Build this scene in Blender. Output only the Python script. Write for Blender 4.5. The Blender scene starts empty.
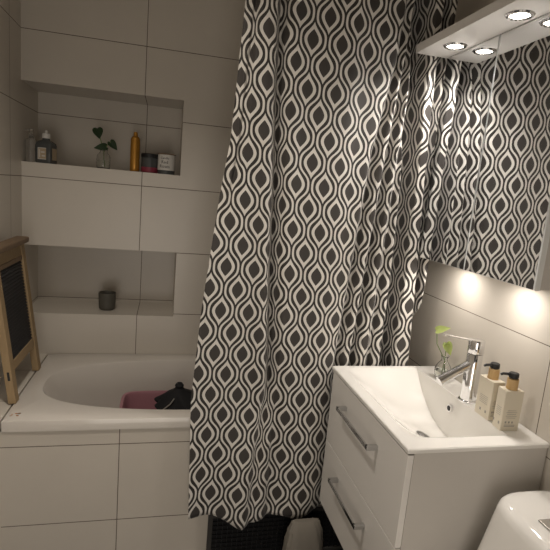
import bpy, bmesh, math, random
from mathutils import Vector, Matrix
random.seed(4)
S = bpy.context.scene
COL = S.collection
PI = math.pi

# ------------------------------------------------------------------ camera
cam_d = bpy.data.cameras.new('camera'); cam = bpy.data.objects.new('camera', cam_d); COL.objects.link(cam)
YAW, PITCH, ROLL = 0.2341, -0.1713, 0.0875
F = Vector((math.sin(YAW)*math.cos(PITCH), math.cos(YAW)*math.cos(PITCH), math.sin(PITCH)))
R0 = Vector((math.cos(YAW), -math.sin(YAW), 0)); U0 = R0.cross(F)
RR = math.cos(ROLL)*R0 + math.sin(ROLL)*U0; UU = -math.sin(ROLL)*R0 + math.cos(ROLL)*U0
m3 = Matrix((RR, UU, -F)).transposed().to_4x4()
cam.matrix_world = Matrix.Translation((0.6166, -2.2911, 1.4279)) @ m3
cam_d.sensor_width = 36.0; cam_d.lens = 36.0*475.4/550.0; cam_d.clip_start = 0.02
S.camera = cam

# ------------------------------------------------------------------ world, exposure
w = bpy.data.worlds.new('world'); S.world = w; w.use_nodes = True
w.node_tree.nodes['Background'].inputs[0].default_value = (0.9, 0.85, 0.8, 1)
w.node_tree.nodes['Background'].inputs[1].default_value = 0.05
S.view_settings.view_transform = 'Standard'; S.view_settings.look = 'None'
S.view_settings.exposure = 0.0; S.view_settings.gamma = 1.0
try: S.view_settings.use_curve_mapping = False
except Exception: pass

CANOPY_W, UNDER_W, ROOM_W, CEIL_W = 1.8, 0.60, 10.0, 6.0
WARM = (1.0, 0.93, 0.86)

def area(name, loc, size, power, color, spread=PI, shape='DISK', rot=(0, 0, 0), size_y=None):
    l = bpy.data.lights.new(name, 'AREA'); l.shape = shape; l.size = size
    if size_y: l.size_y = size_y
    l.energy = power; l.color = color; l.spread = spread
    o = bpy.data.objects.new(name, l); COL.objects.link(o); o.location = loc; o.rotation_euler = rot
    return o

area('ceiling_fill_light', (0.38, -1.20, 2.46), 0.16, CEIL_W, (1.0, 0.91, 0.80), math.radians(118))  # added overhead fill for the bath and drawers, no fixture modelled
LAMP_Y = (-0.83, -1.12)
for yy in LAMP_Y:
    area('canopy_lamp_light', (1.487, yy, 1.930), 0.045, CANOPY_W, WARM, math.radians(140))
    area('under_cabinet_lamp_light', (1.588, yy, 1.229), 0.04, UNDER_W, WARM, math.radians(170))
area('rear_fill_light', (0.52, -3.02, 0.75), 0.85, ROOM_W, (1.0, 0.91, 0.81), PI, 'RECTANGLE', (PI/2, 0, 0), 1.3)  # added frontal fill behind the camera, stands in for ambient light

# ------------------------------------------------------------------ materials
def mat(name, col, rough=0.5, metal=0.0, spec=0.5, trans=0.0, emit=None, es=0, noise=0.0, nscale=40, bump=0.0, coat=0.0, ior=1.45):
    m = bpy.data.materials.new(name); m.use_nodes = True
    nt = m.node_tree; b = nt.nodes['Principled BSDF']
    b.inputs['Base Color'].default_value = (*col, 1); b.inputs['Roughness'].default_value = rough
    b.inputs['Metallic'].default_value = metal; b.inputs['Specular IOR Level'].default_value = spec
    b.inputs['Transmission Weight'].default_value = trans; b.inputs['IOR'].default_value = ior
    b.inputs['Coat Weight'].default_value = coat
    if emit:
        b.inputs['Emission Color'].default_value = (*emit, 1); b.inputs['Emission Strength'].default_value = es
    if noise or bump:
        tc = nt.nodes.new('ShaderNodeTexCoord'); n = nt.nodes.new('ShaderNodeTexNoise')
        n.inputs['Scale'].default_value = nscale; n.inputs['Detail'].default_value = 4
        nt.links.new(tc.outputs['Object'], n.inputs['Vector'])
        if noise:
            mx = nt.nodes.new('ShaderNodeMix'); mx.data_type = 'RGBA'
            mx.inputs[6].default_value = (*[c*(1-noise) for c in col], 1)
            mx.inputs[7].default_value = (*[min(1, c*(1+noise)) for c in col], 1)
            nt.links.new(n.outputs['Fac'], mx.inputs[0]); nt.links.new(mx.outputs[2], b.inputs['Base Color'])
        if bump:
            bp = nt.nodes.new('ShaderNodeBump'); bp.inputs['Strength'].default_value = bump; bp.inputs['Distance'].default_value = 0.002
            nt.links.new(n.outputs['Fac'], bp.inputs['Height']); nt.links.new(bp.outputs['Normal'], b.inputs['Normal'])
    return m

def mth(nt, op, a, b=None, c=None):
    n = nt.nodes.new('ShaderNodeMath'); n.operation = op
    for i, v in enumerate((a, b, c)):
        if v is None: continue
        if isinstance(v, (int, float)): n.inputs[i].default_value = v
        else: nt.links.new(v, n.inputs[i])
    return n.outputs[0]

def tile_mat(name, axis, u0, z0, col=(0.60, 0.555, 0.49), tw=0.6, th=0.3, vaxis=2, line=0.0014, rough=0.34, grout=(0.13, 0.10, 0.075), marb=0.05):
    m = bpy.data.materials.new(name); m.use_nodes = True; nt = m.node_tree; b = nt.nodes['Principled BSDF']
    g = nt.nodes.new('ShaderNodeNewGeometry'); s = nt.nodes.new('ShaderNodeSeparateXYZ')
    nt.links.new(g.outputs['Position'], s.inputs[0])
    def dist(out, o, p):
        t = mth(nt, 'DIVIDE', mth(nt, 'SUBTRACT', out, o), p)
        f = mth(nt, 'FRACT', mth(nt, 'ADD', t, 100.5))
        return mth(nt, 'MULTIPLY', mth(nt, 'ABSOLUTE', mth(nt, 'SUBTRACT', f, 0.5)), p)
    du = dist(s.outputs[axis], u0, tw); dv = dist(s.outputs[vaxis], z0, th)
    d = mth(nt, 'MINIMUM', du, dv)
    mask = mth(nt, 'LESS_THAN', d, line)
    n = nt.nodes.new('ShaderNodeTexNoise'); n.inputs['Scale'].default_value = 5.0; n.inputs['Detail'].default_value = 6
    nt.links.new(g.outputs['Position'], n.inputs['Vector'])
    mx = nt.nodes.new('ShaderNodeMix'); mx.data_type = 'RGBA'
    mx.inputs[6].default_value = (*[c*(1-marb) for c in col], 1); mx.inputs[7].default_value = (*[c*(1+marb) for c in col], 1)
    nt.links.new(n.outputs['Fac'], mx.inputs[0])
    m2 = nt.nodes.new('ShaderNodeMix'); m2.data_type = 'RGBA'
    nt.links.new(mask, m2.inputs[0]); nt.links.new(mx.outputs[2], m2.inputs[6]); m2.inputs[7].default_value = (*grout, 1)
    nt.links.new(m2.outputs[2], b.inputs['Base Color'])
    r = mth(nt, 'ADD', mth(nt, 'MULTIPLY', mask, 0.5), rough); nt.links.new(r, b.inputs['Roughness'])
    bp = nt.nodes.new('ShaderNodeBump'); bp.inputs['Strength'].default_value = 0.6; bp.inputs['Distance'].default_value = 0.001
    nt.links.new(mth(nt, 'SUBTRACT', 1.0, mask), bp.inputs['Height']); nt.links.new(bp.outputs['Normal'], b.inputs['Normal'])
    return m

def curtain_mat():
    P, Q = 0.098, 0.1545
    m = bpy.data.materials.new('ogee_print_fabric'); m.use_nodes = True; nt = m.node_tree; b = nt.nodes['Principled BSDF']
    uv = nt.nodes.new('ShaderNodeUVMap'); uv.uv_map = 'UVMap'
    s = nt.nodes.new('ShaderNodeSeparateXYZ'); nt.links.new(uv.outputs[0], s.inputs[0])
    u = mth(nt, 'DIVIDE', s.outputs[0], P); v = mth(nt, 'DIVIDE', s.outputs[1], Q)
    def fold(t): return mth(nt, 'ABSOLUTE', mth(nt, 'SUBTRACT', mth(nt, 'FRACT', mth(nt, 'ADD', t, 100.5)), 0.5))
    xa, za = fold(u), fold(v); xb, zb = mth(nt, 'SUBTRACT', 0.5, xa), mth(nt, 'SUBTRACT', 0.5, za)
    # single white wave lines
    th = mth(nt, 'MULTIPLY', za, 2*PI)
    g = mth(nt, 'ADD', 0.25, mth(nt, 'MULTIPLY', mth(nt, 'SUBTRACT', mth(nt, 'COSINE', th), mth(nt, 'MULTIPLY', mth(nt, 'COSINE', mth(nt, 'MULTIPLY', th, 3.0)), 0.085)), 0.195))
    sn = mth(nt, 'SINE', th)
    dl = mth(nt, 'DIVIDE', mth(nt, 'ABSOLUTE', mth(nt, 'SUBTRACT', xa, g)), mth(nt, 'SQRT', mth(nt, 'ADD', 1.0, mth(nt, 'MULTIPLY', mth(nt, 'MULTIPLY', sn, sn), 0.47))))
    line = mth(nt, 'LESS_THAN', dl, 0.037)
    def drop(x, z, w, zr, k):
        t = mth(nt, 'MINIMUM', mth(nt, 'DIVIDE', z, zr), 1.0)
        ct = mth(nt, 'ADD', mth(nt, 'MULTIPLY', mth(nt, 'COSINE', mth(nt, 'MULTIPLY', t, PI)), 0.5), 0.5)
        pt = mth(nt, 'SUBTRACT', 1.0, mth(nt, 'MULTIPLY', t, t))
        r = mth(nt, 'MULTIPLY', mth(nt, 'ADD', mth(nt, 'MULTIPLY', ct, k), mth(nt, 'MULTIPLY', pt, 1.0-k)), w)
        return mth(nt, 'LESS_THAN', x, r)
    ring = mth(nt, 'MAXIMUM', drop(xa, za, 0.306, 0.352, 0.72), drop(xb, zb, 0.306, 0.352, 0.72))
    alm = mth(nt, 'MAXIMUM', drop(xa, za, 0.198, 0.212, 0.25), drop(xb, zb, 0.198, 0.212, 0.25))
    DK = (0.026, 0.022, 0.019, 1); AL = (0.045, 0.039, 0.035, 1); WH = (0.70, 0.67, 0.62, 1)
    m1 = nt.nodes.new('ShaderNodeMix'); m1.data_type = 'RGBA'; m1.inputs[6].default_value = DK; m1.inputs[7].default_value = WH
    nt.links.new(mth(nt, 'MAXIMUM', line, ring), m1.inputs[0])
    m2 = nt.nodes.new('ShaderNodeMix'); m2.data_type = 'RGBA'; m2.inputs[7].default_value = AL
    nt.links.new(alm, m2.inputs[0]); nt.links.new(m1.outputs[2], m2.inputs[6]); nt.links.new(m2.outputs[2], b.inputs['Base Color'])
    b.inputs['Roughness'].default_value = 0.55; b.inputs['Specular IOR Level'].default_value = 0.4
    b.inputs['Sheen Weight'].default_value = 0.15
    wv = nt.nodes.new('ShaderNodeTexNoise'); wv.inputs['Scale'].default_value = 900
    nt.links.new(uv.outputs[0], wv.inputs['Vector'])
    bp = nt.nodes.new('ShaderNodeBump'); bp.inputs['Strength'].default_value = 0.15; bp.inputs['Distance'].default_value = 0.001
    nt.links.new(wv.outputs['Fac'], bp.inputs['Height']); nt.links.new(bp.outputs['Normal'], b.inputs['Normal'])
    return m

def wood_mat(name, c1, c2, scale=(30, 30, 3)):
    m = bpy.data.materials.new(name); m.use_nodes = True; nt = m.node_tree; b = nt.nodes['Principled BSDF']
    tc = nt.nodes.new('ShaderNodeTexCoord'); mp = nt.nodes.new('ShaderNodeMapping'); mp.inputs['Scale'].default_value = scale
    n = nt.nodes.new('ShaderNodeTexNoise'); n.inputs['Scale'].default_value = 3; n.inputs['Detail'].default_value = 6
    nt.links.new(tc.outputs['Object'], mp.inputs[0]); nt.links.new(mp.outputs[0], n.inputs['Vector'])
    mx = nt.nodes.new('ShaderNodeMix'); mx.data_type = 'RGBA'; mx.inputs[6].default_value = (*c1, 1); mx.inputs[7].default_value = (*c2, 1)
    nt.links.new(n.outputs['Fac'], mx.inputs[0]); nt.links.new(mx.outputs[2], b.inputs['Base Color']); b.inputs['Roughness'].default_value = 0.6
    return m

TZ = 2.0044
TILE = (0.60, 0.555, 0.49)
M = {}
M['tile_back'] = tile_mat('beige_tile_back', 0, 0.502, TZ, TILE)
M['tile_left'] = tile_mat('beige_tile_left', 1, -0.75, TZ, TILE)
M['tile_right'] = tile_mat('beige_tile_right', 1, -1.235, 1.0727, TILE, tw=1.2)
M['tile_panel'] = tile_mat('beige_tile_panel', 0, 0.492, 0.5029, TILE)
M['tile_ledge'] = tile_mat('beige_tile_ledge', 0, 0.5, -0.505, TILE, vaxis=1)
M['floor'] = tile_mat('dark_floor_tile', 0, 0.1, 0.0, (0.035, 0.033, 0.032), 0.3, 0.3, vaxis=1, rough=0.5, grout=(0.02, 0.02, 0.02))
M['paint'] = mat('white_paint', (0.70, 0.67, 0.62), 0.8, noise=0.02, nscale=6)
M['acrylic'] = mat('white_acrylic', (0.66, 0.62, 0.57), 0.12, noise=0.015, nscale=8, coat=0.2)
M['ceramic'] = mat('white_ceramic', (0.80, 0.78, 0.74), 0.08, noise=0.01, nscale=10, coat=0.3)
M['lacquer'] = mat('white_lacquer', (0.76, 0.735, 0.70), 0.22, noise=0.012, nscale=9)
M['carcass'] = mat('white_melamine', (0.58, 0.55, 0.51), 0.45, noise=0.02, nscale=12)
M['chrome'] = mat('chrome', (0.82, 0.82, 0.83), 0.07, metal=1, noise=0.02, nscale=5)
M['mirror'] = mat('mirror_glass', (0.86, 0.87, 0.88), 0.015, metal=1, noise=0.004, nscale=3)
M['mirror_edge'] = mat('mirror_edge', (0.78, 0.80, 0.80), 0.3, metal=0.25, noise=0.02)
M['lamp'] = mat('lamp_lens', (1, 1, 1), 0.3, emit=(1, 0.92, 0.8), es=9, noise=0.01)
M['curtain'] = curtain_mat()
M['wood'] = wood_mat('pale_pine', (0.27, 0.185, 0.095), (0.40, 0.285, 0.155))
M['dark_wood'] = wood_mat('aged_pine', (0.13, 0.085, 0.05), (0.22, 0.145, 0.085))
M['rib'] = mat('dark_ribbed_board', (0.075, 0.074, 0.078), 0.45, noise=0.2, nscale=30)
M['black'] = mat('black_plastic', (0.012, 0.012, 0.013), 0.45, noise=0.1, nscale=30)
M['grille'] = mat('charcoal_plastic', (0.055, 0.052, 0.048), 0.5, noise=0.1, nscale=20)
M['pink'] = mat('pink_plastic', (0.42, 0.20, 0.235), 0.4, noise=0.05, nscale=10)
M['blackcloth'] = mat('black_cloth', (0.008, 0.008, 0.010), 0.8, noise=0.2, nscale=60, bump=0.3)
M['glass'] = mat('clear_glass', (0.97, 0.98, 0.97), 0.02, trans=1.0, noise=0.003, nscale=5)
M['water'] = mat('water', (0.95, 0.98, 0.95), 0.0, trans=1.0, ior=1.33, noise=0.003)
M['clearplastic'] = mat('clear_plastic', (0.80, 0.78, 0.74), 0.2, trans=0.9, noise=0.01)
M['leaf_dark'] = mat('dark_green_leaf', (0.035, 0.075, 0.025), 0.4, noise=0.25, nscale=60)
M['leaf_lime'] = mat('lime_leaf', (0.52, 0.60, 0.22), 0.4, noise=0.2, nscale=60)
M['stem'] = mat('green_stem', (0.16, 0.24, 0.07), 0.5, noise=0.1)
M['gold'] = mat('amber_metallic', (0.46, 0.22, 0.035), 0.32, metal=0.5, noise=0.04, nscale=20)
M['white_plastic'] = mat('white_plastic', (0.68, 0.66, 0.62), 0.35, noise=0.02)
M['label_white'] = mat('label_paper', (0.62, 0.60, 0.56), 0.6, noise=0.03)
M['label_tan'] = mat('label_print_tan', (0.42, 0.33, 0.22), 0.6, noise=0.03)
M['ink'] = mat('black_ink', (0.02, 0.02, 0.02), 0.6, noise=0.05)
M['grey_ink'] = mat('grey_ink', (0.30, 0.28, 0.25), 0.6, noise=0.05)
M['jar_grey'] = mat('smoked_jar', (0.07, 0.075, 0.075), 0.25, noise=0.1, nscale=40)
M['jar_pink'] = mat('raspberry_jar_base', (0.24, 0.035, 0.06), 0.35, noise=0.05)
M['stoneware'] = mat('grey_brown_stoneware', (0.085, 0.08, 0.065), 0.55, noise=0.2, nscale=50, bump=0.2)
M['cream'] = mat('cream_bottle', (0.66, 0.60, 0.48), 0.4, noise=0.015)
M['bamboo'] = wood_mat('bamboo', (0.50, 0.32, 0.13), (0.62, 0.42, 0.20), (60, 60, 6))
M['bag'] = mat('dull_beige_bag', (0.22, 0.20, 0.17), 0.7, noise=0.08, nscale=20, bump=0.3)
M['rust'] = mat('rusty_mark', (0.42, 0.18, 0.05), 0.7, noise=0.3, nscale=200)
M['handle'] = mat('satin_chrome', (0.58, 0.58, 0.58), 0.16, metal=1, noise=0.03)
M['dark_metal'] = mat('dark_chrome', (0.22, 0.21, 0.20), 0.35, metal=0.7, noise=0.05)  # darker base than the chrome so the drain stays visible
M['dark_gap'] = mat('dark_sealant', (0.26, 0.23, 0.20), 0.7, noise=0.05)

# ------------------------------------------------------------------ helpers
def obj(name, bm, m, parent=None, smooth=False, bevel=0.0, seg=2, sub=0, sharp=38):
    me = bpy.data.meshes.new(name); bmesh.ops.recalc_face_normals(bm, faces=bm.faces); bm.to_mesh(me); bm.free()
    o = bpy.data.objects.new(name, me); COL.objects.link(o)
    if m: me.materials.append(m)
    if smooth: me.polygons.foreach_set('use_smooth', [True]*len(me.polygons))
    if smooth: me.set_sharp_from_angle(angle=math.radians(sharp))
    if bevel:
        b = o.modifiers.new('bevel', 'BEVEL'); b.width = bevel; b.segments = seg; b.limit_method = 'ANGLE'; b.angle_limit = math.radians(35)
    if sub:
        s = o.modifiers.new('sub', 'SUBSURF'); s.levels = s.render_levels = sub
    if parent:
        o.parent = parent
        pm = Matrix.Identity(4); q = parent
        while q: pm = q.matrix_basis @ pm if q is not parent else q.matrix_basis.copy(); q = q.parent
        chain = []; q = parent
        while q: chain.append(q); q = q.parent
        wm = Matrix.Identity(4)
        for q in reversed(chain): wm = wm @ q.matrix_basis
        if not getattr(parent, '_keep', False): o.matrix_basis = wm.inverted()
    return o

def tag(o, label=None, cat=None, group=None, kind=None):
    if label: o['label'] = label
    if cat: o['category'] = cat
    if group: o['group'] = group
    if kind: o['kind'] = kind
    return o

def thing(name, loc, label, cat, group=None):
    o = bpy.data.objects.new(name, None); COL.objects.link(o); o.location = loc; o.empty_display_size = 0.05
    return tag(o, label, cat, group)

def box(bm, x0, x1, y0, y1, z0, z1, mtx=None):
    vs = [bm.verts.new((x, y, z)) for x in (x0, x1) for y in (y0, y1) for z in (z0, z1)]
    f = [(0, 1, 3, 2), (4, 6, 7, 5), (0, 4, 5, 1), (2, 3, 7, 6), (0, 2, 6, 4), (1, 5, 7, 3)]
    for q in f: bm.faces.new([vs[i] for i in q])
    if mtx is not None:
        for v in vs: v.co = mtx @ v.co
    return vs

def boxm(*a, mtx=None):
    bm = bmesh.new(); box(bm, *a, mtx=mtx); return bm

def lathe(prof, cx, cy, n=40, close=True, mtx=None, bm=None):
    """profile [(r, z)] swept about the vertical through (cx, cy)"""
    bm = bm or bmesh.new(); rings = []
    new = []
    for r, z in prof:
        if r < 1e-6:
            v = bm.verts.new((cx, cy, z)); rings.append([v]); new.append(v)
        else:
            rg = [bm.verts.new((cx+r*math.cos(2*PI*i/n), cy+r*math.sin(2*PI*i/n), z)) for i in range(n)]
            rings.append(rg); new += rg
    for a, b in zip(rings, rings[1:]):
        if len(a) == 1 and len(b) == 1: continue
        for i in range(n):
            j = (i+1) % n
            if len(a) == 1: bm.faces.new((a[0], b[i], b[j]))
            elif len(b) == 1: bm.faces.new((a[i], b[0], a[j]))
            else: bm.faces.new((a[i], b[i], b[j], a[j]))
    if mtx is not None:
        for v in new: v.co = mtx @ v.co
    return bm

def tube(pts, rad, n=12, bm=None, cap=True, flat=1.0):
    bm = bm or bmesh.new(); pts = [Vector(p) for p in pts]; rings = []
    rads = rad if isinstance(rad, (list, tuple)) else [rad]*len(pts)
    up = Vector((0, 0, 1)) if abs((pts[-1]-pts[0]).normalized().z) < 0.95 else Vector((0, 1, 0))
    for i, p in enumerate(pts):
        d = (pts[min(i+1, len(pts)-1)]-pts[max(i-1, 0)]).normalized()
        a = d.cross(up).normalized(); b = a.cross(d).normalized()
        rings.append([bm.verts.new(p+rads[i]*(math.cos(2*PI*k/n)*a+flat*math.sin(2*PI*k/n)*b)) for k in range(n)])
    for r0, r1 in zip(rings, rings[1:]):
        for k in range(n): bm.faces.new((r0[k], r0[(k+1) % n], r1[(k+1) % n], r1[k]))
    if cap:
        bm.faces.new(rings[0][::-1]); bm.faces.new(rings[-1])
    return bm

def loft(rings, bm=None, cap0=True, cap1=True):
    bm = bm or bmesh.new(); R = [[bm.verts.new(p) for p in r] for r in rings]; n = len(R[0])
    for a, b in zip(R, R[1:]):
        for i in range(n): bm.faces.new((a[i], a[(i+1) % n], b[(i+1) % n], b[i]))
    if cap0: bm.faces.new(R[0][::-1])
    if cap1: bm.faces.new(R[-1])
    return bm

def sellipse(cx, cy, z, a, b, n=48, e=2.6, mtx=None):
    out = []
    for i in range(n):
        t = 2*PI*i/n; c, s = math.cos(t), math.sin(t)
        out.append(Vector((cx+a*math.copysign(abs(c)**(2/e), c), cy+b*math.copysign(abs(s)**(2/e), s), z)))
    return out

def interp(tab, x):
    if x <= tab[0][0]: return tab[0][1]
    for (x0, y0), (x1, y1) in zip(tab, tab[1:]):
        if x <= x1: return y0+(y1-y0)*(x-x0)/(x1-x0)
    return tab[-1][1]

def smooth(a, b, x):
    t = max(0, min(1, (x-a)/(b-a))); return t*t*(3-2*t)

def text_bm(s, size, mtx, extrude=0.0002):
    c = bpy.data.curves.new('txt', 'FONT'); c.body = s; c.size = size; c.extrude = extrude; c.align_x = 'CENTER'; c.resolution_u = 3
    t = bpy.data.objects.new('txt', c); COL.objects.link(t)
    dg = bpy.context.evaluated_depsgraph_get(); me = bpy.data.meshes.new_from_object(t.evaluated_get(dg))
    bm = bmesh.new(); bm.from_mesh(me); bpy.data.objects.remove(t); bpy.data.curves.remove(c); bpy.data.meshes.remove(me)
    for v in bm.verts: v.co = mtx @ v.co
    return bm

# ================================================================== SETTING
RX = 1.6725; ND = 0.273; YF = -3.0; ZC = 2.50
N1 = (0.672, 1.4668, 1.80); N2 = (0.6735, 0.7921, 1.1064)

def wall_back():
    bm = bmesh.new()
    def quad(*p): bm.faces.new([bm.verts.new(q) for q in p])
    def fr(x0, x1, z0, z1, y=0): quad((x0, y, z0), (x1, y, z0), (x1, y, z1), (x0, y, z1))
    fr(0, RX, N1[2], ZC); fr(N1[0], RX, N1[1], N1[2]); fr(0, RX, N2[2], N1[1]); fr(N2[0], RX, N2[1], N2[2]); fr(0, RX, 0, N2[1])
    for x1, z0, z1 in (N1, N2):
        fr(0, x1, z0, z1, ND)
        quad((0, 0, z0), (x1, 0, z0), (x1, ND, z0), (0, ND, z0)); quad((0, 0, z1), (x1, 0, z1), (x1, ND, z1), (0, ND, z1))
        quad((x1, 0, z0), (x1, ND, z0), (x1, ND, z1), (x1, 0, z1)); quad((0, 0, z0), (0, ND, z0), (0, ND, z1), (0, 0, z1))
    return bm
tag(obj('wall_back', wall_back(), M['tile_back']), kind='structure')
tag(obj('wall_left', boxm(-0.1, 0, YF, 0.0, 0, ZC), M['tile_left']), kind='structure')
tag(obj('wall_right', boxm(RX, RX+0.1, YF, 0.0, 0, ZC), M['tile_right']), kind='structure')
def wall_front():
    bm = bmesh.new()
    box(bm, 0, 0.06, YF-0.1, YF, 0, ZC); box(bm, 0.98, RX, YF-0.1, YF, 0, ZC); box(bm, 0.06, 0.98, YF-0.1, YF, 2.05, ZC)  # opening cut to hold the added rear fill light
    return bm
tag(obj('wall_front', wall_front(), M['paint']), kind='structure')
def fill_opening_trim():
    bm = bmesh.new()
    box(bm, 0.012, 0.07, YF-0.005, YF+0.014, 0, 2.04); box(bm, 0.97, 1.028, YF-0.005, YF+0.014, 0, 2.04); box(bm, 0.012, 1.028, YF-0.005, YF+0.014, 2.04, 2.10)
    return bm
tag(obj('trim_2', fill_opening_trim(), M['lacquer'], bevel=0.002), kind='structure')  # unseen frame added around the opening made for the fill light
tag(obj('floor', boxm(0, RX, YF, 0, -0.1, 0), M['floor']), kind='structure')
tag(obj('ceiling', boxm(0, RX, YF, 0, ZC, ZC+0.1), M['paint']), kind='structure')
# tiled ledge between bath and left wall
TX, TW, TR = 0.1137, 0.6625, 0.6014
tag(obj('trim_1', boxm(0, TX-0.006, -TW-0.001, 0, 0, TR-0.004), M['tile_ledge']), kind='structure')

# ================================================================== BATH
bath = thing('bathtub', (0.9, -0.33, 0), 'white built-in bathtub with a tiled front panel beneath the wall niches', 'bathtub')
def tub_shell():
    x0, x1, y0, y1 = TX, RX-0.004, -TW-0.005, -0.003
    cx, cy = (x0+x1)/2, (y0+y1)/2; n = 96
    ocx, ocy, oa, ob = 0.893, -0.343, 0.712, 0.256
    def outer(z, g=0):
        r = []
        for p in sellipse(ocx, ocy, z, 1, 1, n, 2.0):
            dx, dy = p.x-ocx, p.y-ocy
            k = min(((x1-g-ocx) if dx > 0 else (ocx-x0-g))/abs(dx) if abs(dx) > 1e-9 else 1e9, ((y1-g-ocy) if dy > 0 else (ocy-y0-g))/abs(dy) if abs(dy) > 1e-9 else 1e9)
            r.append(Vector((ocx+dx*k, ocy+dy*k, z)))
        return r
    def inner(z, a, b, e, sx=0): return sellipse(ocx+sx, ocy, z, a, b, n, e)
    rings = [outer(TR-0.040), outer(TR-0.005), outer(TR-0.0015, 0.0015), outer(TR, 0.005),
             inner(TR, oa+0.014, ob+0.014, 2.7), inner(TR-0.002, oa+0.006, ob+0.006, 2.7), inner(TR-0.010, oa, ob, 2.7),
             inner(TR-0.10, oa-0.045, ob-0.018, 2.7, 0.012), inner(TR-0.25, oa-0.125, ob-0.045, 2.7, 0.035),
             inner(TR-0.36, oa-0.20, ob-0.075, 3.0, 0.05), inner(TR-0.40, oa-0.27, ob-0.12, 2.8, 0.06), inner(TR-0.405, oa-0.45, ob-0.20, 2.5, 0.06)]
    return loft(rings, cap0=False)
obj('tub_shell', tub_shell(), M['acrylic'], bath, smooth=True)
# corner fix: outer ring is sampled by angle, flat shading handled through auto edges
obj('tiled_panel', boxm(TX-0.11, RX, -TW, -TW+0.05, 0, TR-0.041), M['tile_panel'], bath)
obj('sealant', boxm(TX-0.006, TX, -TW, -0.003, TR-0.03, TR-0.012), M['dark_gap'], bath)
def rust():
    bm = bmesh.new()
    for k in range(9):
        x = 0.127+random.uniform(0, 0.03); y = -0.62+random.uniform(-0.012, 0.012); r = random.uniform(0.0018, 0.0042)
        bm.faces.new([bm.verts.new((x+r*1.5*math.cos(a), y+r*math.sin(a), TR+0.0006)) for a in [i*PI/4 for i in range(8)]])
    return bm
tag(obj('rust_mark', rust(), M['rust'], bath), 'small rusty orange mark on the rim corner')

# grille low in the bath's front
gr = thing('panel_grille', (1.10, -TW, 0.02), 'black square-mesh plastic grille low on the bath front under the curtain hem', 'grille')
gx0, gx1, gz0, gz1 = 0.826, 1.55, 0.001, 0.200
def gframe():
    bm = bmesh.new(); y0, y1 = -TW-0.012, -TW-0.0005
    box(bm, gx0, gx0+0.018, y0, y1, gz0, gz1); box(bm, gx1-0.018, gx1, y0, y1, gz0, gz1)
    box(bm, gx0+0.018, gx1-0.018, y0, y1, gz1-0.014, gz1); box(bm, gx0+0.018, gx1-0.018, y0, y1, gz0, gz0+0.014)
    return bm
obj('frame', gframe(), M['grille'], gr, bevel=0.0015)
def gmesh():
    bm = bmesh.new(); y0 = -TW-0.008
    box(bm, gx0+0.018, gx1-0.018, -TW-0.002, -TW-0.0008, gz0+0.014, gz1-0.014)
    n = 34
    for i in range(1, n):
        x = gx0+0.018+(gx1-gx0-0.036)*i/n; box(bm, x-0.0018, x+0.0018, y0, -TW-0.002, gz0+0.014, gz1-0.014)
    for i in range(1, 9):
        z = gz0+0.014+(gz1-gz0-0.028)*i/9; box(bm, gx0+0.018, gx1-0.018, y0-0.0005, -TW-0.002, z-0.0018, z+0.0018)
    return bm
obj('mesh', gmesh(), M['black'], gr)

# ================================================================== CURTAIN
LEFT = [(0.10, 0.745), (0.185, 0.746), (0.67, 0.731), (1.0, 0.748), (1.215, 0.768), (1.40, 0.788), (1.586, 0.812), (2.016, 0.829), (2.3, 0.833)]
RIGHT = [(0.10, 1.560), (0.80, 1.568), (1.20, 1.584), (1.60, 1.572), (1.94, 1.545), (2.13, 1.553), (2.3, 1.555)]
FA = [(0.17, 0.972), (0.295, 0.975), (0.516, 0.985), (0.752, 1.010), (1.106, 0.988), (1.402, 0.976), (1.73, 0.957), (2.03, 0.945), (2.3, 0.94)]
FA2 = [(0.17, 1.05), (0.608, 1.042), (0.80, 1.055), (1.3, 1.07)]
V1 = [(0.3, 1.262), (0.84, 1.270), (1.60, 1.322), (1.90, 1.372), (2.3, 1.40)]
V2 = [(0.3, 1.335), (0.84, 1.330), (1.60, 1.378), (1.9, 1.405), (2.3, 1.43)]
V3 = [(0.3, 1.468), (0.80, 1.466), (1.22, 1.466), (1.58, 1.459), (1.79, 1.449), (2.3, 1.445)]
V4 = [(0.3, 1.60), (0.8, 1.575), (1.2, 1.555), (1.62, 1.532), (2.0, 1.52), (2.3, 1.52)]
V0 = [(0.3, 1.40), (0.84, 1.395), (1.6, 1.418), (2.3, 1.47)]
def gs(x, c, w): return math.exp(-((x-c)/w)**2)
def cy(x, z):
    r = smooth(1.19, 1.27, x); y = -0.705+0.014*r
    ra = smooth(0.62, 0.74, z)
    y += 0.010*math.sin((x-0.8)*11+0.6*math.sin(z*2.1)) * smooth(1.35, 1.1, x)
    # pleat A: ridge with a tucked valley right behind it
    c = interp(FA, z)
    k = 1.0-0.62*smooth(0.80, 0.62, z)
    y += k*(0.044*gs(x, c+0.004, 0.0155)-0.012*gs(x, c-0.036, 0.028)-0.008*gs(x, c+0.045, 0.03))
    k2 = smooth(0.95, 0.65, z)
    y += k2*0.016*gs(x, interp(FA2, z), 0.016)
    # soft bulge of the hem
    y += -0.030*smooth(0.7, 0.18, z)*(0.5+0.5*math.sin((x-0.88)*24))*smooth(1.3, 1.1, x)
    # left edge turned away higher up
    e = interp(LEFT, z); y += 0.030*smooth(0.040, 0.0, x-e)*smooth(1.15, 1.45, z)
    y += 0.020*gs(x, e+0.034, 0.009)*smooth(1.25, 1.5, z)
    # gathered right side
    g = smooth(1.22, 1.30, x)
    q = 0.038*gs(x, interp(V1, z), 0.014)+0.050*gs(x, interp(V2, z), 0.013)+0.026*gs(x, interp(V0, z), 0.012)
    q += 0.130*math.exp(-((x-interp(V3, z))/0.025)**6)+0.080*math.exp(-((x-interp(V4, z))/0.012)**4)
    q -= 0.006*g
    y += q*(0.12+0.88*ra)
    return y
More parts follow.
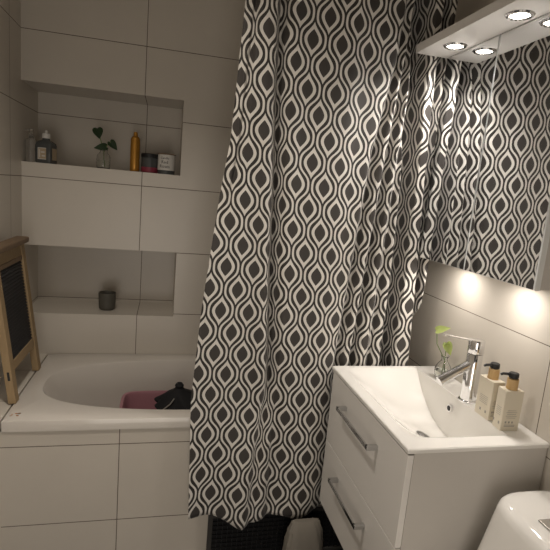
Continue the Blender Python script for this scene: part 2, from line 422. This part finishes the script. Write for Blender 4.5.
XL = [(0.19, 0.815), (0.313, 0.824), (0.474, 0.840), (0.627, 0.847), (0.784, 0.849), (0.936, 0.859), (1.09, 0.869), (1.24, 0.876), (1.39, 0.872), (1.549, 0.868), (2.2, 0.862)]
XR = [(0.2, 1.075), (0.741, 1.082), (0.911, 1.087), (1.067, 1.096), (1.303, 1.091), (1.536, 1.090), (1.766, 1.099), (2.0, 1.105), (2.2, 1.108)]
HEM = [(0.74, 0.236), (0.81, 0.226), (0.88, 0.200), (0.945, 0.176), (1.0, 0.196), (1.08, 0.203), (1.16, 0.208), (1.22, 0.222), (1.6, 0.23)]
def curtain():
    bm = bmesh.new(); uvl = bm.loops.layers.uv.new('UVMap'); NX, NZ = 460, 150; ZT = 2.235
    rows = []; uvs = {}
    for j in range(NZ+1):
        t = j/NZ; row = []
        z = 0.20+(ZT-0.20)*t
        x0, x1 = interp(LEFT, z), interp(RIGHT, z)
        xs = [x0+(x1-x0)*i/NX for i in range(NX+1)]
        ys = [cy(x, z) for x in xs]
        us = [0.0]
        for i in range(NX): us.append(us[-1]+math.hypot(xs[i+1]-xs[i], ys[i+1]-ys[i]))
        def arc(a):
            i = min(NX-1, max(0, int((a-x0)/(x1-x0)*NX))); return us[i]+(us[i+1]-us[i])*((a-xs[i])/(xs[i+1]-xs[i]))
        aL, aR, fc = arc(interp(XL, z)), arc(interp(XR, z)), interp(FA, z)+0.004
        s0, s1 = arc(fc-0.03), arc(fc+0.03); uL, uR = s0-aL, 0.294+s1-aR
        def uof(q):
            if q <= s0: return q-aL
            if q >= s1: return 0.294+q-aR
            return uL+(uR-uL)*(q-s0)/(s1-s0)
        for i in range(NX+1):
            zz = z+(interp(HEM, xs[i])-0.20)*(1-t)**3
            if t < 0.02: zz += -0.012*math.sin((xs[i]-0.70)*30)*(1-t/0.02)*0.5
            v = bm.verts.new((xs[i], ys[i], zz)); row.append(v)
            uvs[v] = (uof(us[i]), zz-1.549+0.054*(xs[i]-0.868))
        rows.append(row)
    for r0, r1 in zip(rows, rows[1:]):
        for i in range(NX):
            f = bm.faces.new((r0[i], r0[i+1], r1[i+1], r1[i])); f.smooth = True
            for l in f.loops: l[uvl].uv = uvs[l.vert]
    return bm
cur = obj('shower_curtain', curtain(), M['curtain'], smooth=True)
tag(cur, 'long grey and white ogee-patterned shower curtain drawn along the bath', 'curtain')
sd = cur.modifiers.new('thick', 'SOLIDIFY'); sd.thickness = 0.001; sd.offset = 0

# ================================================================== VANITY
VX = 1.2435; VY0, VY1 = -0.7185, -1.288; ZT = 0.8146
van = thing('vanity_cabinet', ((VX+RX)/2, (VY0+VY1)/2, 0.27), 'white wall-hung vanity cabinet with two chrome-handled drawers', 'cabinet')
zb, zt = 0.272, 0.8025
def van_carcass():
    bm = bmesh.new(); x0, x1, y0, y1, z0, z1 = VX+0.022, RX-0.002, VY1+0.004, VY0-0.004, zb+0.004, zt-0.0015
    box(bm, x0, x1, y0, y0+0.016, z0, z1); box(bm, x0, x1, y1-0.016, y1, z0, z1)
    box(bm, x0, x1, y0+0.016, y1-0.016, z0, z0+0.016); box(bm, x1-0.012, x1, y0+0.016, y1-0.016, z0+0.016, z1)
    return bm
obj('carcass', van_carcass(), M['carcass'], van, bevel=0.0006)
zs = 0.528
for za, zc, hz, hy in ((zs+0.0015, zt-0.005, 0.725, -1.122), (zb, zs-0.0015, 0.456, -1.106)):
    d = obj('drawer', boxm(VX+0.002, VX+0.0195, VY1+0.001, VY0-0.001, za, zc), M['lacquer'], van, bevel=0.0015)
    bm = bmesh.new(); hx = 1.210
    box(bm, hx, hx+0.006, hy, -0.872, hz-0.007, hz+0.007)
    for yy in (-0.872, hy): box(bm, hx, VX+0.002, yy-0.006 if yy < -1 else yy-0.008, yy+0.008 if yy < -1 else yy+0.006, hz-0.007, hz+0.007)
    tag(obj('handle', bm, M['handle'], d, bevel=0.001), 'slim chrome bar handle')

# counter with the moulded basin
wb = thing('washbasin', ((VX+RX)/2, (VY0+VY1)/2, zt), 'white ceramic washbasin top with a scooped basin on the vanity', 'washbasin')
def basin_top():
    bm = bmesh.new()
    bx0, bx1, byc, bb, D = 1.283, 1.577, -0.982, 0.250, 0.150
    xs = [VX, VX+0.003, VX+0.012]+[VX+0.02+i*(bx1-0.012-VX-0.02)/34 for i in range(35)]+[bx1-0.006, bx1-0.001, bx1+0.001, 1.60, 1.63, 1.655, RX-0.0015]
    L = VY0+0.0125; N = VY1
    yv = [N, N+0.003, N+0.012]+[N+0.02+(L-N-0.04)*i/70 for i in range(71)]+[L-0.012, L-0.003, L]
    def h(x, y):
        t = abs(y-byc)/bb
        if t >= 1 or x <= bx0 or x > bx1: d = 0
        else:
            k = (x-bx0)/(bx1-bx0); k = 0.15*k+0.85*(1-(1-k)**2)
            d = D*(1-t**(2.2 if y > byc else 3.0))*k
        z = ZT-d
        e = min(x-VX, y-N, L-y)
        if e < 0.003: z -= 0.0025*(1-e/0.003)
        return z
    G = [[bm.verts.new((x, y, h(x, y))) for y in yv] for x in xs]
    for a, b in zip(G, G[1:]):
        for j in range(len(yv)-1): bm.faces.new((a[j], a[j+1], b[j+1], b[j]))
    # skirt down to the underside
    edge = [G[i][0] for i in range(len(xs))]+[G[-1][j] for j in range(1, len(yv))]+[G[i][-1] for i in range(len(xs)-2, -1, -1)]+[G[0][j] for j in range(len(yv)-2, 0, -1)]
    low = [bm.verts.new((v.co.x, v.co.y, zt)) for v in edge]
    n = len(edge)
    for i in range(n): bm.faces.new((edge[i], edge[(i+1) % n], low[(i+1) % n], low[i]))
    return bm, h
bmb, HB = basin_top()
o = obj('basin', bmb, M['ceramic'], wb, smooth=True, sharp=24)
dr = bmesh.new(); dx, dy = 1.462, -1.012
zz = HB(dx, dy)
nrm = Vector((-(HB(dx+0.01, dy)-HB(dx-0.01, dy))/0.02, -(HB(dx, dy+0.01)-HB(dx, dy-0.01))/0.02, 1)).normalized()
lathe([(0, 0.006), (0.021, 0.006), (0.025, 0.003), (0.025, -0.004)], 0, 0, 32, bm=dr, mtx=Matrix.Translation((dx, dy, zz)) @ nrm.to_track_quat('Z', 'Y').to_matrix().to_4x4())
tag(obj('drain', dr, M['dark_metal'], wb, smooth=True), 'chrome drain plug')
ov = bmesh.new(); bx1x = 1.577-0.0035
lathe([(0.0, 0.004), (0.0085, 0.004), (0.0085, 0.0055), (0.0125, 0.0055), (0.0125, -0.004)], 0, 0, 28, bm=ov, mtx=Matrix.Translation((bx1x, -0.972, 0.768)) @ Matrix.Rotation(-PI/2, 4, 'Y'))
tag(obj('overflow_ring', ov, M['chrome'], wb, smooth=True), 'chrome overflow ring')

oh = bmesh.new()
lathe([(0.0, 0.0062), (0.0086, 0.0062), (0.0086, 0.0045), (0.0, 0.0045)], 0, 0, 28, bm=oh, mtx=Matrix.Translation((bx1x, -0.972, 0.768)) @ Matrix.Rotation(-PI/2, 4, 'Y'))
tag(obj('overflow_hole', oh, M['ink'], wb), 'dark overflow opening')
# ------------------------------------------------------------------ faucet
fx, fy = 1.602, -1.014
fa = thing('faucet', (fx, fy, ZT), 'tall chrome mixer tap standing behind the basin', 'faucet')
obj('base_ring', lathe([(0, ZT), (0.030, ZT), (0.030, ZT+0.004), (0.026, ZT+0.007), (0, ZT+0.007)], fx, fy, 48), M['chrome'], fa, smooth=True)
obj('body', lathe([(0, ZT+0.006), (0.0245, ZT+0.006), (0.0245, ZT+0.160), (0.0235, ZT+0.1615), (0, ZT+0.1615)], fx, fy, 64), M['chrome'], fa, smooth=True)
obj('head', lathe([(0, ZT+0.163), (0.0238, ZT+0.163), (0.0250, ZT+0.165), (0.0250, ZT+0.204), (0.0235, ZT+0.207), (0, ZT+0.208)], fx, fy, 64), M['chrome'], fa, smooth=True)
obj('spout', tube([(fx-0.012, fy, ZT+0.126), (fx-0.115, fy, ZT+0.068)], 0.0148, 32), M['chrome'], fa, smooth=True)
obj('lever', tube([(fx+0.005, fy, ZT+0.202), (fx-0.122, fy, ZT+0.222)], [0.0055, 0.0042], 20, flat=0.75), M['chrome'], fa, smooth=True)

# ------------------------------------------------------------------ plants in glass
def leaf_bm(base, tip, width, normal, curl=0.15, heart=True):
    base, tip = Vector(base), Vector(tip); ax = tip-base; L = ax.length; ax.normalize()
    nrm = Vector(normal).normalized(); side = ax.cross(nrm).normalized(); nrm = side.cross(ax).normalized()
    prof = [(0.0, 0.30), (-0.05, 0.62), (0.08, 0.92), (0.25, 1.0), (0.45, 0.88), (0.65, 0.62), (0.82, 0.34), (0.94, 0.12), (1.0, 0.0)] if heart else [(0, .1), (.15, .6), (.35, 1), (.6, .9), (.8, .5), (1, 0)]
    bm = bmesh.new(); rows = []
    for t, wv in prof:
        tc = max(t, 0)
        r = []
        for s in (-1, -0.5, 0, 0.5, 1):
            tt = t if abs(s) > 0.4 else max(t, 0.0)+(0.03 if t < 0.05 and s == 0 else 0)
            p = base+ax*L*tt+side*width*0.5*wv*s+nrm*(abs(s)*wv*width*0.14-curl*L*tc*tc)
            r.append(bm.verts.new(p))
        rows.append(r)
    for a, b in zip(rows, rows[1:]):
        for i in range(4):
            try: bm.faces.new((a[i], a[i+1], b[i+1], b[i]))
            except Exception: pass
    g = bmesh.ops.solidify(bm, geom=bm.faces[:], thickness=0.0006)
    return bm

def glass_prof(r, z0, h, kind):
    if kind == 'bulb':
        o = [(0, 0), (.55, 0), (.85, .08), (1.0, .28), (.95, .5), (.62, .68), (.34, .80), (.36, .93), (.5, 1.0)]
    else:
        o = [(0, 0), (.92, 0), (1.0, .04), (1.0, .6), (.9, .72), (.55, .82), (.52, .92), (.62, 1.0)]
    t = 0.0022
    out = [(a*r, z0+b*h) for a, b in o]
    inn = [(max(0, a*r-t), z0+(b*h if b > 0.1 else b*h+t)) for a, b in reversed(o)]
    return out+inn
def smooth_prof(p, k=2):
    for _ in range(k):
        q = [p[0]]
        for a, b in zip(p, p[1:]):
            q += [(a[0]*.75+b[0]*.25, a[1]*.75+b[1]*.25), (a[0]*.25+b[0]*.75, a[1]*.25+b[1]*.75)]
        q.append(p[-1]); p = q
    return p

gx, gy = 1.618, -0.835
gv = thing('bud_vase', (gx, gy, ZT), 'small round glass vase with a lime green cutting beside the tap', 'vase')
obj('glass', lathe(smooth_prof(glass_prof(0.030, ZT+0.0005, 0.088, 'bulb')), gx, gy, 36), M['glass'], gv, smooth=True)
obj('water', lathe([(0, ZT+0.004), (0.020, ZT+0.005), (0.0262, ZT+0.02), (0.0265, ZT+0.032), (0, ZT+0.032)], gx, gy, 32), M['water'], gv, smooth=True)
st = obj('stem', tube([(gx+0.006, gy-0.004, ZT+0.012), (gx+0.002, gy, ZT+0.07), (gx-0.024, gy+0.024, ZT+0.125), (gx-0.028, gy+0.030, ZT+0.172)], 0.0016, 8), M['stem'], gv, smooth=True)
obj('stem', tube([(gx-0.004, gy, ZT+0.012), (gx, gy-0.002, ZT+0.07), (gx+0.002, gy+0.004, ZT+0.134)], 0.0015, 8), M['stem'], gv, smooth=True)
obj('leaf', leaf_bm((gx-0.030, gy+0.032, ZT+0.172), (gx-0.002, gy-0.006, ZT+0.196), 0.030, (-0.3, -0.7, 0.6)), M['leaf_lime'], gv, smooth=True)
obj('leaf', leaf_bm((gx+0.002, gy+0.006, ZT+0.136), (gx+0.006, gy-0.022, ZT+0.098), 0.034, (-0.5, -0.8, 0.3)), M['leaf_lime'], gv, smooth=True)
obj('leaf', leaf_bm((gx+0.002, gy+0.002, ZT+0.128), (gx-0.010, gy-0.022, ZT+0.148), 0.020, (-0.4, -0.5, 0.8)), M['leaf_lime'], gv, smooth=True)

# ------------------------------------------------------------------ soap dispensers
def dispenser(cx, cyy, rz, wx, wy, h, label, noz):
    t = thing('soap_dispenser', (cx, cyy, ZT), label, 'soap dispenser', 'cream soap dispensers on the basin edge')
    X = Matrix.Translation((cx, cyy, ZT)) @ Matrix.Rotation(rz, 4, 'Z')
    obj('bottle', boxm(-wx/2, wx/2, -wy/2, wy/2, 0.0003, h, mtx=X), M['cream'], t, bevel=0.0018, seg=3)
    obj('collar', lathe([(0, h), (0.0155, h), (0.0155, h+0.030), (0.0145, h+0.031), (0, h+0.031)], 0, 0, 32, mtx=X), M['bamboo'], t, smooth=False, bevel=0.0005)
    bm = lathe([(0, h+0.031), (0.0055, h+0.031), (0.0055, h+0.034), (0.013, h+0.034), (0.0135, h+0.036), (0.0135, h+0.046), (0.012, h+0.048), (0, h+0.048)], 0, 0, 32, mtx=X)
    d = Vector((math.cos(noz), math.sin(noz), 0)); c = Vector((cx, cyy, ZT+h+0.043))
    tube([c+d*0.008, c+d*0.030, c+d*0.037+Vector((0, 0, -0.003))], [0.0042, 0.0038, 0.0034], 12, bm=bm)
    obj('pump', bm, M['black'], t)
    # faint print on the faces
    pr = bmesh.new()
    for k in range(5):
        z = 0.040+k*0.0055; hw = wx*(0.30 if k % 2 else 0.24)
        box(pr, -hw, hw, -wy/2-0.0004, -wy/2-0.0001, z, z+0.0011, mtx=X)
        box(pr, -wx/2-0.0004, -wx/2-0.0001, -wy*0.28, wy*0.28, z+0.004, z+0.0051, mtx=X)
    obj('print', pr, M['grey_ink'], t)
    sy = bmesh.new()
    for k in range(3):
        box(sy, -wx*0.30+k*wx*0.18, -wx*0.30+k*wx*0.18+0.005, -wy/2-0.0004, -wy/2-0.0001, 0.024, 0.030, mtx=X)
    for k in range(2):
        box(sy, -wx*0.32, wx*0.26, -wy/2-0.0004, -wy/2-0.0001, 0.014+k*0.004, 0.0158+k*0.004, mtx=X)
        box(sy, -wx/2-0.0004, -wx/2-0.0001, -wy*0.30+k*0.024, -wy*0.30+k*0.024+0.006, 0.018, 0.026, mtx=X)
    obj('symbol', sy, M['grey_ink'], t)
    return t
dispenser(1.5945, -1.1205, math.radians(0), 0.040, 0.064, 0.121, 'cream soap dispenser right beside the chrome tap, its black nozzle pointing left', PI)
dispenser(1.5995, -1.1955, math.radians(-5), 0.056, 0.038, 0.121, 'cream soap dispenser nearest the front corner of the basin, with symbols low on its face', math.radians(165))

# ================================================================== MIRROR CABINET
MX = 1.5403; MY0, MY1, MYM = -0.6976, -1.2753, -0.9755; MZ0, MZ1 = 1.238, 1.962
mc = thing('mirror_cabinet', ((MX+RX)/2, (MY0+MY1)/2, MZ0), 'two-door mirror cabinet on the wall above the vanity', 'cabinet')
obj('carcass', boxm(MX+0.020, RX-0.001, MY1+0.001, MY0-0.001, MZ0+0.002, MZ1), M['carcass'], mc, bevel=0.0008)
for ya, yb in ((MYM+0.001, MY0), (MY1, MYM-0.001)):
    d = obj('door', boxm(MX+0.003, MX+0.019, ya, yb, MZ0, MZ1-0.003), M['mirror_edge'], mc)
    bm = boxm(MX, MX+0.003, ya+.0028, yb-.0028, MZ0+.0015, MZ1-.0042)
    tag(obj('mirror_pane', bm, M['mirror'], d), 'mirror glass facing the room')
for yy in LAMP_Y:
    dl = obj('under_light', lathe([(0.0, MZ0+0.001), (0.0255, MZ0+0.001), (0.0255, MZ0-0.004), (0.024, MZ0-0.005), (0.024, MZ0-0.003), (0.0, MZ0-0.003)], 1.588, yy, 32), M['chrome'], mc)
    obj('lens', lathe([(0, MZ0-0.0034), (0.0235, MZ0-0.0034), (0.0235, MZ0-0.0042), (0, MZ0-0.0042)], 1.588, yy, 32), M['lamp'], dl)
# light canopy
CX, CZ = 1.420, 1.936
cn = thing('light_canopy', (CX, (MY0+MY1)/2, CZ), 'white slim light canopy with round downlights over the mirror', 'light')
obj('panel', boxm(CX, MX-0.0012, MY1-0.006, MY0, CZ, CZ+0.028), M['lacquer'], cn, bevel=0.001)
for yy in LAMP_Y:
    r = obj('downlight', lathe([(0.024, CZ-0.001), (0.0255, CZ-0.0045), (0.033, CZ-0.0045), (0.0365, CZ-0.001), (0.0365, CZ+0.0005), (0.024, CZ+0.0005)], 1.487, yy, 40), M['chrome'], cn, smooth=True)
    obj('lens', lathe([(0, CZ-0.0005), (0.0242, CZ-0.0005), (0.0242, CZ-0.0025), (0, CZ-0.0025)], 1.487, yy, 40), M['lamp'], r)

# ================================================================== TOILET
tl = thing('toilet', (1.35, -1.56, 0), 'white ceramic toilet with a rounded cistern beside the vanity', 'toilet')
tcx, tcy = 1.553, -1.535
def cistern():
    rings = []
    for z, a, b in ((0.36, 0.140, 0.205), (0.37, 0.150, 0.215), (0.50, 0.1385, 0.209), (0.588, 0.1275, 0.200), (0.660, 0.1200, 0.193), (0.700, 0.1160, 0.189), (0.714, 0.1135, 0.1865), (0.722, 0.109, 0.182), (0.726, 0.103, 0.176), (0.728, 0.092, 0.165), (0.729, 0.04, 0.10)):
        rings.append(sellipse(1.668-max(a, 0.103) if a > 0.1 else 1.565, tcy, z, a, b, 64, 3.6))
    return loft(rings)
obj('cistern', cistern(), M['ceramic'], tl, smooth=True, sharp=60)
obj('flush_button', boxm(1.490, 1.575, -1.580, -1.468, 0.7265, 0.734), M['chrome'], tl, bevel=0.003, seg=3)
def bowl():
    rings = []
    for z, a, b, c in ((0.0, 0.19, 0.10, 1.36), (0.05, 0.185, 0.095, 1.36), (0.2, 0.19, 0.11, 1.33), (0.34, 0.235, 0.165, 1.26), (0.40, 0.25, 0.18, 1.235), (0.405, 0.245, 0.175, 1.235)):
        rings.append(sellipse(c, tcy, z, a, b, 48, 2.4))
    return loft(rings)
obj('bowl', bowl(), M['ceramic'], tl, smooth=True)
obj('seat', loft([sellipse(1.225, tcy, z, a, b, 48, 2.4) for z, a, b in ((0.406, .24, .18), (0.41, .246, .186), (0.425, .246, .186), (0.432, .235, .175))]), M['white_plastic'], tl, smooth=True)

# ================================================================== WASHBOARD leaning on the left wall
yn, yf = -0.540, -0.185
def lean(z): return 0.111-(z-0.6)*0.122          # centre of the board's thickness
wbd = thing('washboard', (0.10, (yn+yf)/2, 0.598), 'wooden washboard with dark ribbed panel leaning on the left wall', 'washboard')
WT = 0.013
def slab(y0, y1, z0, z1, t=WT, off=0.0):
    bm = bmesh.new(); ang = math.atan(0.122)
    vs = box(bm, -t, t, y0, y1, z0, z1)
    for v in vs: v.co.x = lean(v.co.z)+v.co.x+off
    return bm
Zb = 0.6025; Zt = 1.140
near = obj('stile', slab(yn, yn+0.040, Zb, Zt), M['wood'], wbd, bevel=0.002)
obj('stile', slab(yf-0.040, yf, Zb, Zt), M['wood'], wbd, bevel=0.002)
obj('mortise', slab(yn-0.0006, yn+0.0005, 0.690, 0.722, 0.004, 0.002), M['ink'], near)
obj('bottom_rail', slab(yn+0.040, yf-0.040, 0.712, 0.748, 0.010), M['wood'], wbd, bevel=0.0015)
obj('top_panel', slab(yn+0.040, yf-0.040, 1.092, Zt, 0.007), M['wood'], wbd)
obj('middle_rail', slab(yn+0.040, yf-0.040, 1.076, 1.093, 0.010), M['dark_wood'], wbd, bevel=0.0015)
def cap():
    bm = bmesh.new(); vs = box(bm, -0.021, 0.030, yn-0.014, yf+0.014, Zt, Zt+0.024)
    for v in vs: v.co.x += lean(Zt)
    return bm
obj('cap', cap(), M['dark_wood'], wbd, bevel=0.007, seg=3)
def ribs():
    bm = bmesh.new(); n = 26; z0, z1 = 0.748, 1.076; prev = None
    y0, y1 = yn+0.040, yf-0.040
    for i in range(n*6+1):
        z = z0+(z1-z0)*i/(n*6); x = lean(z)+0.003+0.0036*math.cos(2*PI*i/6)
        c = (bm.verts.new((x, y0, z)), bm.verts.new((x, y1, z)))
        if prev: bm.faces.new((prev[0], prev[1], c[1], c[0]))
        prev = c
    bmesh.ops.solidify(bm, geom=bm.faces[:], thickness=0.003)
    return bm
obj('ribbed_panel', ribs(), M['rib'], wbd, smooth=True)

# ================================================================== UPPER NICHE
NZ = N1[1]
def pump_bottle_clear():
    x, y = 0.0265, 0.050
    t = thing('pump_bottle', (x, y, NZ), 'clear empty pump bottle in the left corner of the upper niche', 'bottle')
    obj('body', lathe(smooth_prof([(0, NZ+.0005), (0.021, NZ+.0005), (0.023, NZ+.005), (0.023, NZ+.085), (0.020, NZ+.098), (0.010, NZ+.105), (0.010, NZ+.112), (0, NZ+.112)], 1), x, y, 32), M['clearplastic'], t, smooth=True)
    bm = lathe([(0, NZ+.112), (0.011, NZ+.112), (0.011, NZ+.120), (0.004, NZ+.121), (0.004, NZ+.134), (0.009, NZ+.135), (0.009, NZ+.141), (0, NZ+.141)], x, y, 24)
    tube([(x, y, NZ+.138), (x-0.028, y-0.004, NZ+.136)], 0.0035, 10, bm=bm)
    obj('pump', bm, M['clearplastic'], t)
pump_bottle_clear()
def black_bottle():
    x, y = 0.086, 0.055
    t = thing('square_bottle', (x, y, NZ), 'dark square bottle with a white cap and printed label in the upper niche', 'bottle')
    X = Matrix.Translation((x, y, NZ)) @ Matrix.Rotation(math.radians(-12), 4, 'Z')
    def sq(z, a, e=7): return [X @ p for p in sellipse(0, 0, z, a, a, 40, e)]
    obj('body', loft([sq(.0005, .034), sq(.004, .036), sq(.078, .036), sq(.088, .033), sq(.096, .024, 4), (sq(.102, .0165, 2)), sq(.108, .015, 2)]), M['jar_grey'], t, smooth=True)
    obj('cap', lathe([(0, .108), (.0165, .108), (.0165, .128), (.014, .130), (.006, .131), (.006, .142), (0, .142)], 0, 0, 28, mtx=X), M['white_plastic'], t)
    lb = bmesh.new()
    # white line drawing on front and side
    box(lb, -.020, .016, -.0366, -.0361, .016, .066, mtx=X); box(lb, .0361, .0366, -.022, .022, .016, .066, mtx=X)
    lab = obj('label', lb, M['label_tan'], t)
    lk = bmesh.new()
    for a in ((-.020, -.017, .016, .066), (-.020, .016, .063, .066), (-.020, .016, .016, .019), (-.014, -.010, .024, .058), (-.006, .010, .044, .050), (-.002, .012, .028, .034)):
        box(lk, a[0], a[1], -.0370, -.0367, a[2], a[3], mtx=X)
    obj('label_print', lk, M['label_white'], lab)
black_bottle()
def niche_plant():
    x, y = 0.328, 0.050
    t = thing('glass_vase', (x, y, NZ), 'little glass vase with a dark-leaved cutting in the upper niche', 'vase')
    obj('glass', lathe(smooth_prof(glass_prof(0.030, NZ+.0005, 0.085, 'jar')), x, y, 36), M['glass'], t, smooth=True)
    obj('water', lathe([(0, NZ+.004), (.026, NZ+.004), (.0272, NZ+.01), (.0272, NZ+.036), (0, NZ+.036)], x, y, 32), M['water'], t, smooth=True)
    obj('stem', tube([(x+.004, y, NZ+.010), (x, y, NZ+.075), (x-.014, y+.004, NZ+.125), (x-.020, y, NZ+.150)], .0018, 8), M['stem'], t, smooth=True)
    obj('stem', tube([(x, y, NZ+.07), (x+.014, y-.004, NZ+.104), (x+.030, y-.006, NZ+.122)], .0016, 8), M['stem'], t, smooth=True)
    for b, tp, wd in (((-.030, 0, .176), (-.018, -.008, .130), .046), ((.014, -.002, .098), (-.040, -.020, .088), .036), ((.026, -.004, .124), (.060, -.014, .088), .036)):
        obj('leaf', leaf_bm((x+b[0], y+b[1], NZ+b[2]), (x+tp[0], y+tp[1], NZ+tp[2]), wd, (0.1, -1, 0.25), 0.1), M['leaf_dark'], t, smooth=True)
niche_plant()
def spray_can():
    x, y = 0.464, 0.060
    t = thing('spray_can', (x, y, NZ), 'slim amber gold spray can standing in the upper niche', 'spray can')
    obj('body', lathe(smooth_prof([(0, NZ+.0005), (.020, NZ+.0005), (.0215, NZ+.004), (.0215, NZ+.138), (.020, NZ+.150), (.012, NZ+.160), (0, NZ+.161)], 1), x, y, 36), M['gold'], t, smooth=True)
    obj('cap', lathe([(0, NZ+.159), (.010, NZ+.159), (.0095, NZ+.172), (.007, NZ+.178), (0, NZ+.178)], x, y, 28), M['gold'], t, smooth=True)
spray_can()
def dark_jar():
    x, y = 0.531, 0.075
    t = thing('cosmetic_jar', (x, y, NZ), 'dark smoked jar with a raspberry red base beside the white candle', 'jar')
    obj('base', lathe([(0, NZ+.0005), (.038, NZ+.0005), (.040, NZ+.004), (.040, NZ+.026), (0, NZ+.026)], x, y, 40), M['jar_pink'], t, bevel=.001)
    obj('body', lathe([(0, NZ+.026), (.040, NZ+.026), (.040, NZ+.068), (.038, NZ+.070), (0, NZ+.070)], x, y, 40), M['jar_grey'], t, bevel=.001)
    obj('lid', lathe([(0, NZ+.070), (.041, NZ+.070), (.041, NZ+.086), (.039, NZ+.088), (0, NZ+.088)], x, y, 40), M['black'], t, bevel=.001)
dark_jar()
def candle():
    x, y, r = 0.607, 0.050, 0.0395
    t = thing('candle_jar', (x, y, NZ), 'white candle jar with black lettering at the right end of the upper niche', 'candle')
    obj('base', lathe([(0, NZ+.0005), (r, NZ+.0005), (r, NZ+.018), (0, NZ+.018)], x, y, 44), M['jar_grey'], t)
    obj('jar', lathe([(0, NZ+.018), (r, NZ+.018), (r, NZ+.090), (r-.003, NZ+.092), (r-.004, NZ+.080), (0, NZ+.078)], x, y, 44), M['label_white'], t, bevel=.0005)
    bm = bmesh.new()
    for s, sz, z in (('Candle', .014, .068), ('Red', .020, .048), ('Roses', .020, .029)):
        b2 = text_bm(s, sz, Matrix.Identity(4), 0.0003)
        for v in b2.verts:
            a = -PI/2-0.20+v.co.x/r; rr = r+0.0006+v.co.z
            v.co = Vector((x+rr*math.cos(a), y+rr*math.sin(a), NZ+z+v.co.y))
        me = bpy.data.meshes.new('tmp'); b2.to_mesh(me); b2.free(); bm.from_mesh(me); bpy.data.meshes.remove(me)
    obj('lettering', bm, M['ink'], t)
    obj('lid', lathe([(r+.0015, NZ+.0885), (r+.0015, NZ+.093), (r-.002, NZ+.094), (r-.002, NZ+.0885)], x, y, 44), M['dark_wood'], t)
candle()

# lower niche cup
def cup():
    x, y, z, r = 0.354, 0.105, N2[1], 0.0395
    t = tag(obj('stoneware_cup', lathe(smooth_prof([(0, z+.0005), (r*.82, z+.0005), (r*.95, z+.006), (r, z+.03), (r*1.04, z+.082), (r*1.0, z+.086), (r*.94, z+.082), (r*.9, z+.012), (0, z+.010)], 1), x, y, 44), M['stoneware'], smooth=True), 'small grey-brown stoneware cup alone in the lower niche', 'cup')
cup()

# ================================================================== in the bath
def pink_tub():
    px, py, z0, z1 = 0.665, -0.330, 0.1966, 0.495
    t = thing('plastic_tub', (px, py, z0), 'dusky pink plastic tub standing in the bath', 'tub')
    def rr(z, a, b): return sellipse(px, py, z, a, b, 56, 6)
    A, B = 0.200, 0.135
    rings = [rr(z0, A-.05, B-.04), rr(z0+.01, A-.042, B-.034), rr(z1-.012, A-.012, B-.010), rr(z1-.010, A, B), rr(z1-.004, A+.002, B+.002), rr(z1, A, B), rr(z1, A-.010, B-.008), rr(z1-.012, A-.016, B-.014), rr(z0+.02, A-.046, B-.038), rr(z0+.012, A-.06, B-.05)]
    obj('shell', loft(rings), M['pink'], t, smooth=True)
    rg = bmesh.new()
    loft([rr(z1-.048, A-.013, B-.011), rr(z1-.046, A-.009, B-.007), rr(z1-.041, A-.009, B-.007), rr(z1-.039, A-.012, B-.010)], bm=rg, cap0=False, cap1=False)
    obj('ridge', rg, M['pink'], t, smooth=True)
pink_tub()
def bundle():
    bm = bmesh.new(); cx, cyb = 0.735, -0.350
    prof = [(0.130, .533), (0.132, .541), (0.116, .552), (0.085, .570), (0.052, .590), (0.026, .602), (0.0165, .612), (0.019, .622), (0.012, .632), (0, .634)]
    n = 40; rings = []
    rnd = [random.uniform(0, 6.28) for _ in range(4)]
    lathe(prof, cx, cyb, n, bm=bm)
    for v in bm.verts:
        a = math.atan2(v.co.y-cyb, v.co.x-cx); k = 1+0.10*math.sin(5*a+rnd[0]+v.co.z*30)+0.06*math.sin(9*a+rnd[1])
        if v.co.z < .598: v.co.x = cx+(v.co.x-cx)*k; v.co.y = cyb+(v.co.y-cyb)*k*0.75
        else: v.co.x -= 0.030
        if v.co.z < .598: v.co.x -= 0.030*smooth(.55, .598, v.co.z)
    bm.faces.new([v for v in bm.verts if v.co.z < .534])
    for v in bm.verts: v.co.z -= 0.0345
    o = obj('cloth_bundle', bm, M['blackcloth'], smooth=True)
    tag(o, 'black knotted cloth bundle resting on the pink tub in the bath', 'cloth')
    obj('strap', tube([(0.612, -.408, .4975), (0.640, -.424, .512), (0.668, -.420, .534), (0.684, -.405, .552)], 0.0025, 8), M['grey_ink'], o, smooth=True)
bundle()

# ================================================================== bag on the floor under the vanity corner
def bag():
    bx, by = 1.170, -0.800
    rings = []; n = 48
    for z, a, b in ((0.0005, .070, .046), (0.02, .075, .048), (0.10, .074, .046), (0.165, .070, .040), (0.215, .062, .028), (0.245, .052, .014), (0.250, .050, .008)):
        r = sellipse(bx, by, z, a, b, n, 3.2)
        for i, p in enumerate(r):
            k = 1+0.05*math.sin(i*1.9+z*40)+0.03*math.sin(i*0.9+z*22)
            p.x = bx+(p.x-bx)*k; p.y = by+(p.y-by)*k
        rings.append(r)
    o = obj('bag', loft(rings), M['bag'], smooth=True)
    tag(o, 'crumpled dull beige bag standing on the floor below the curtain hem', 'bag')
bag()
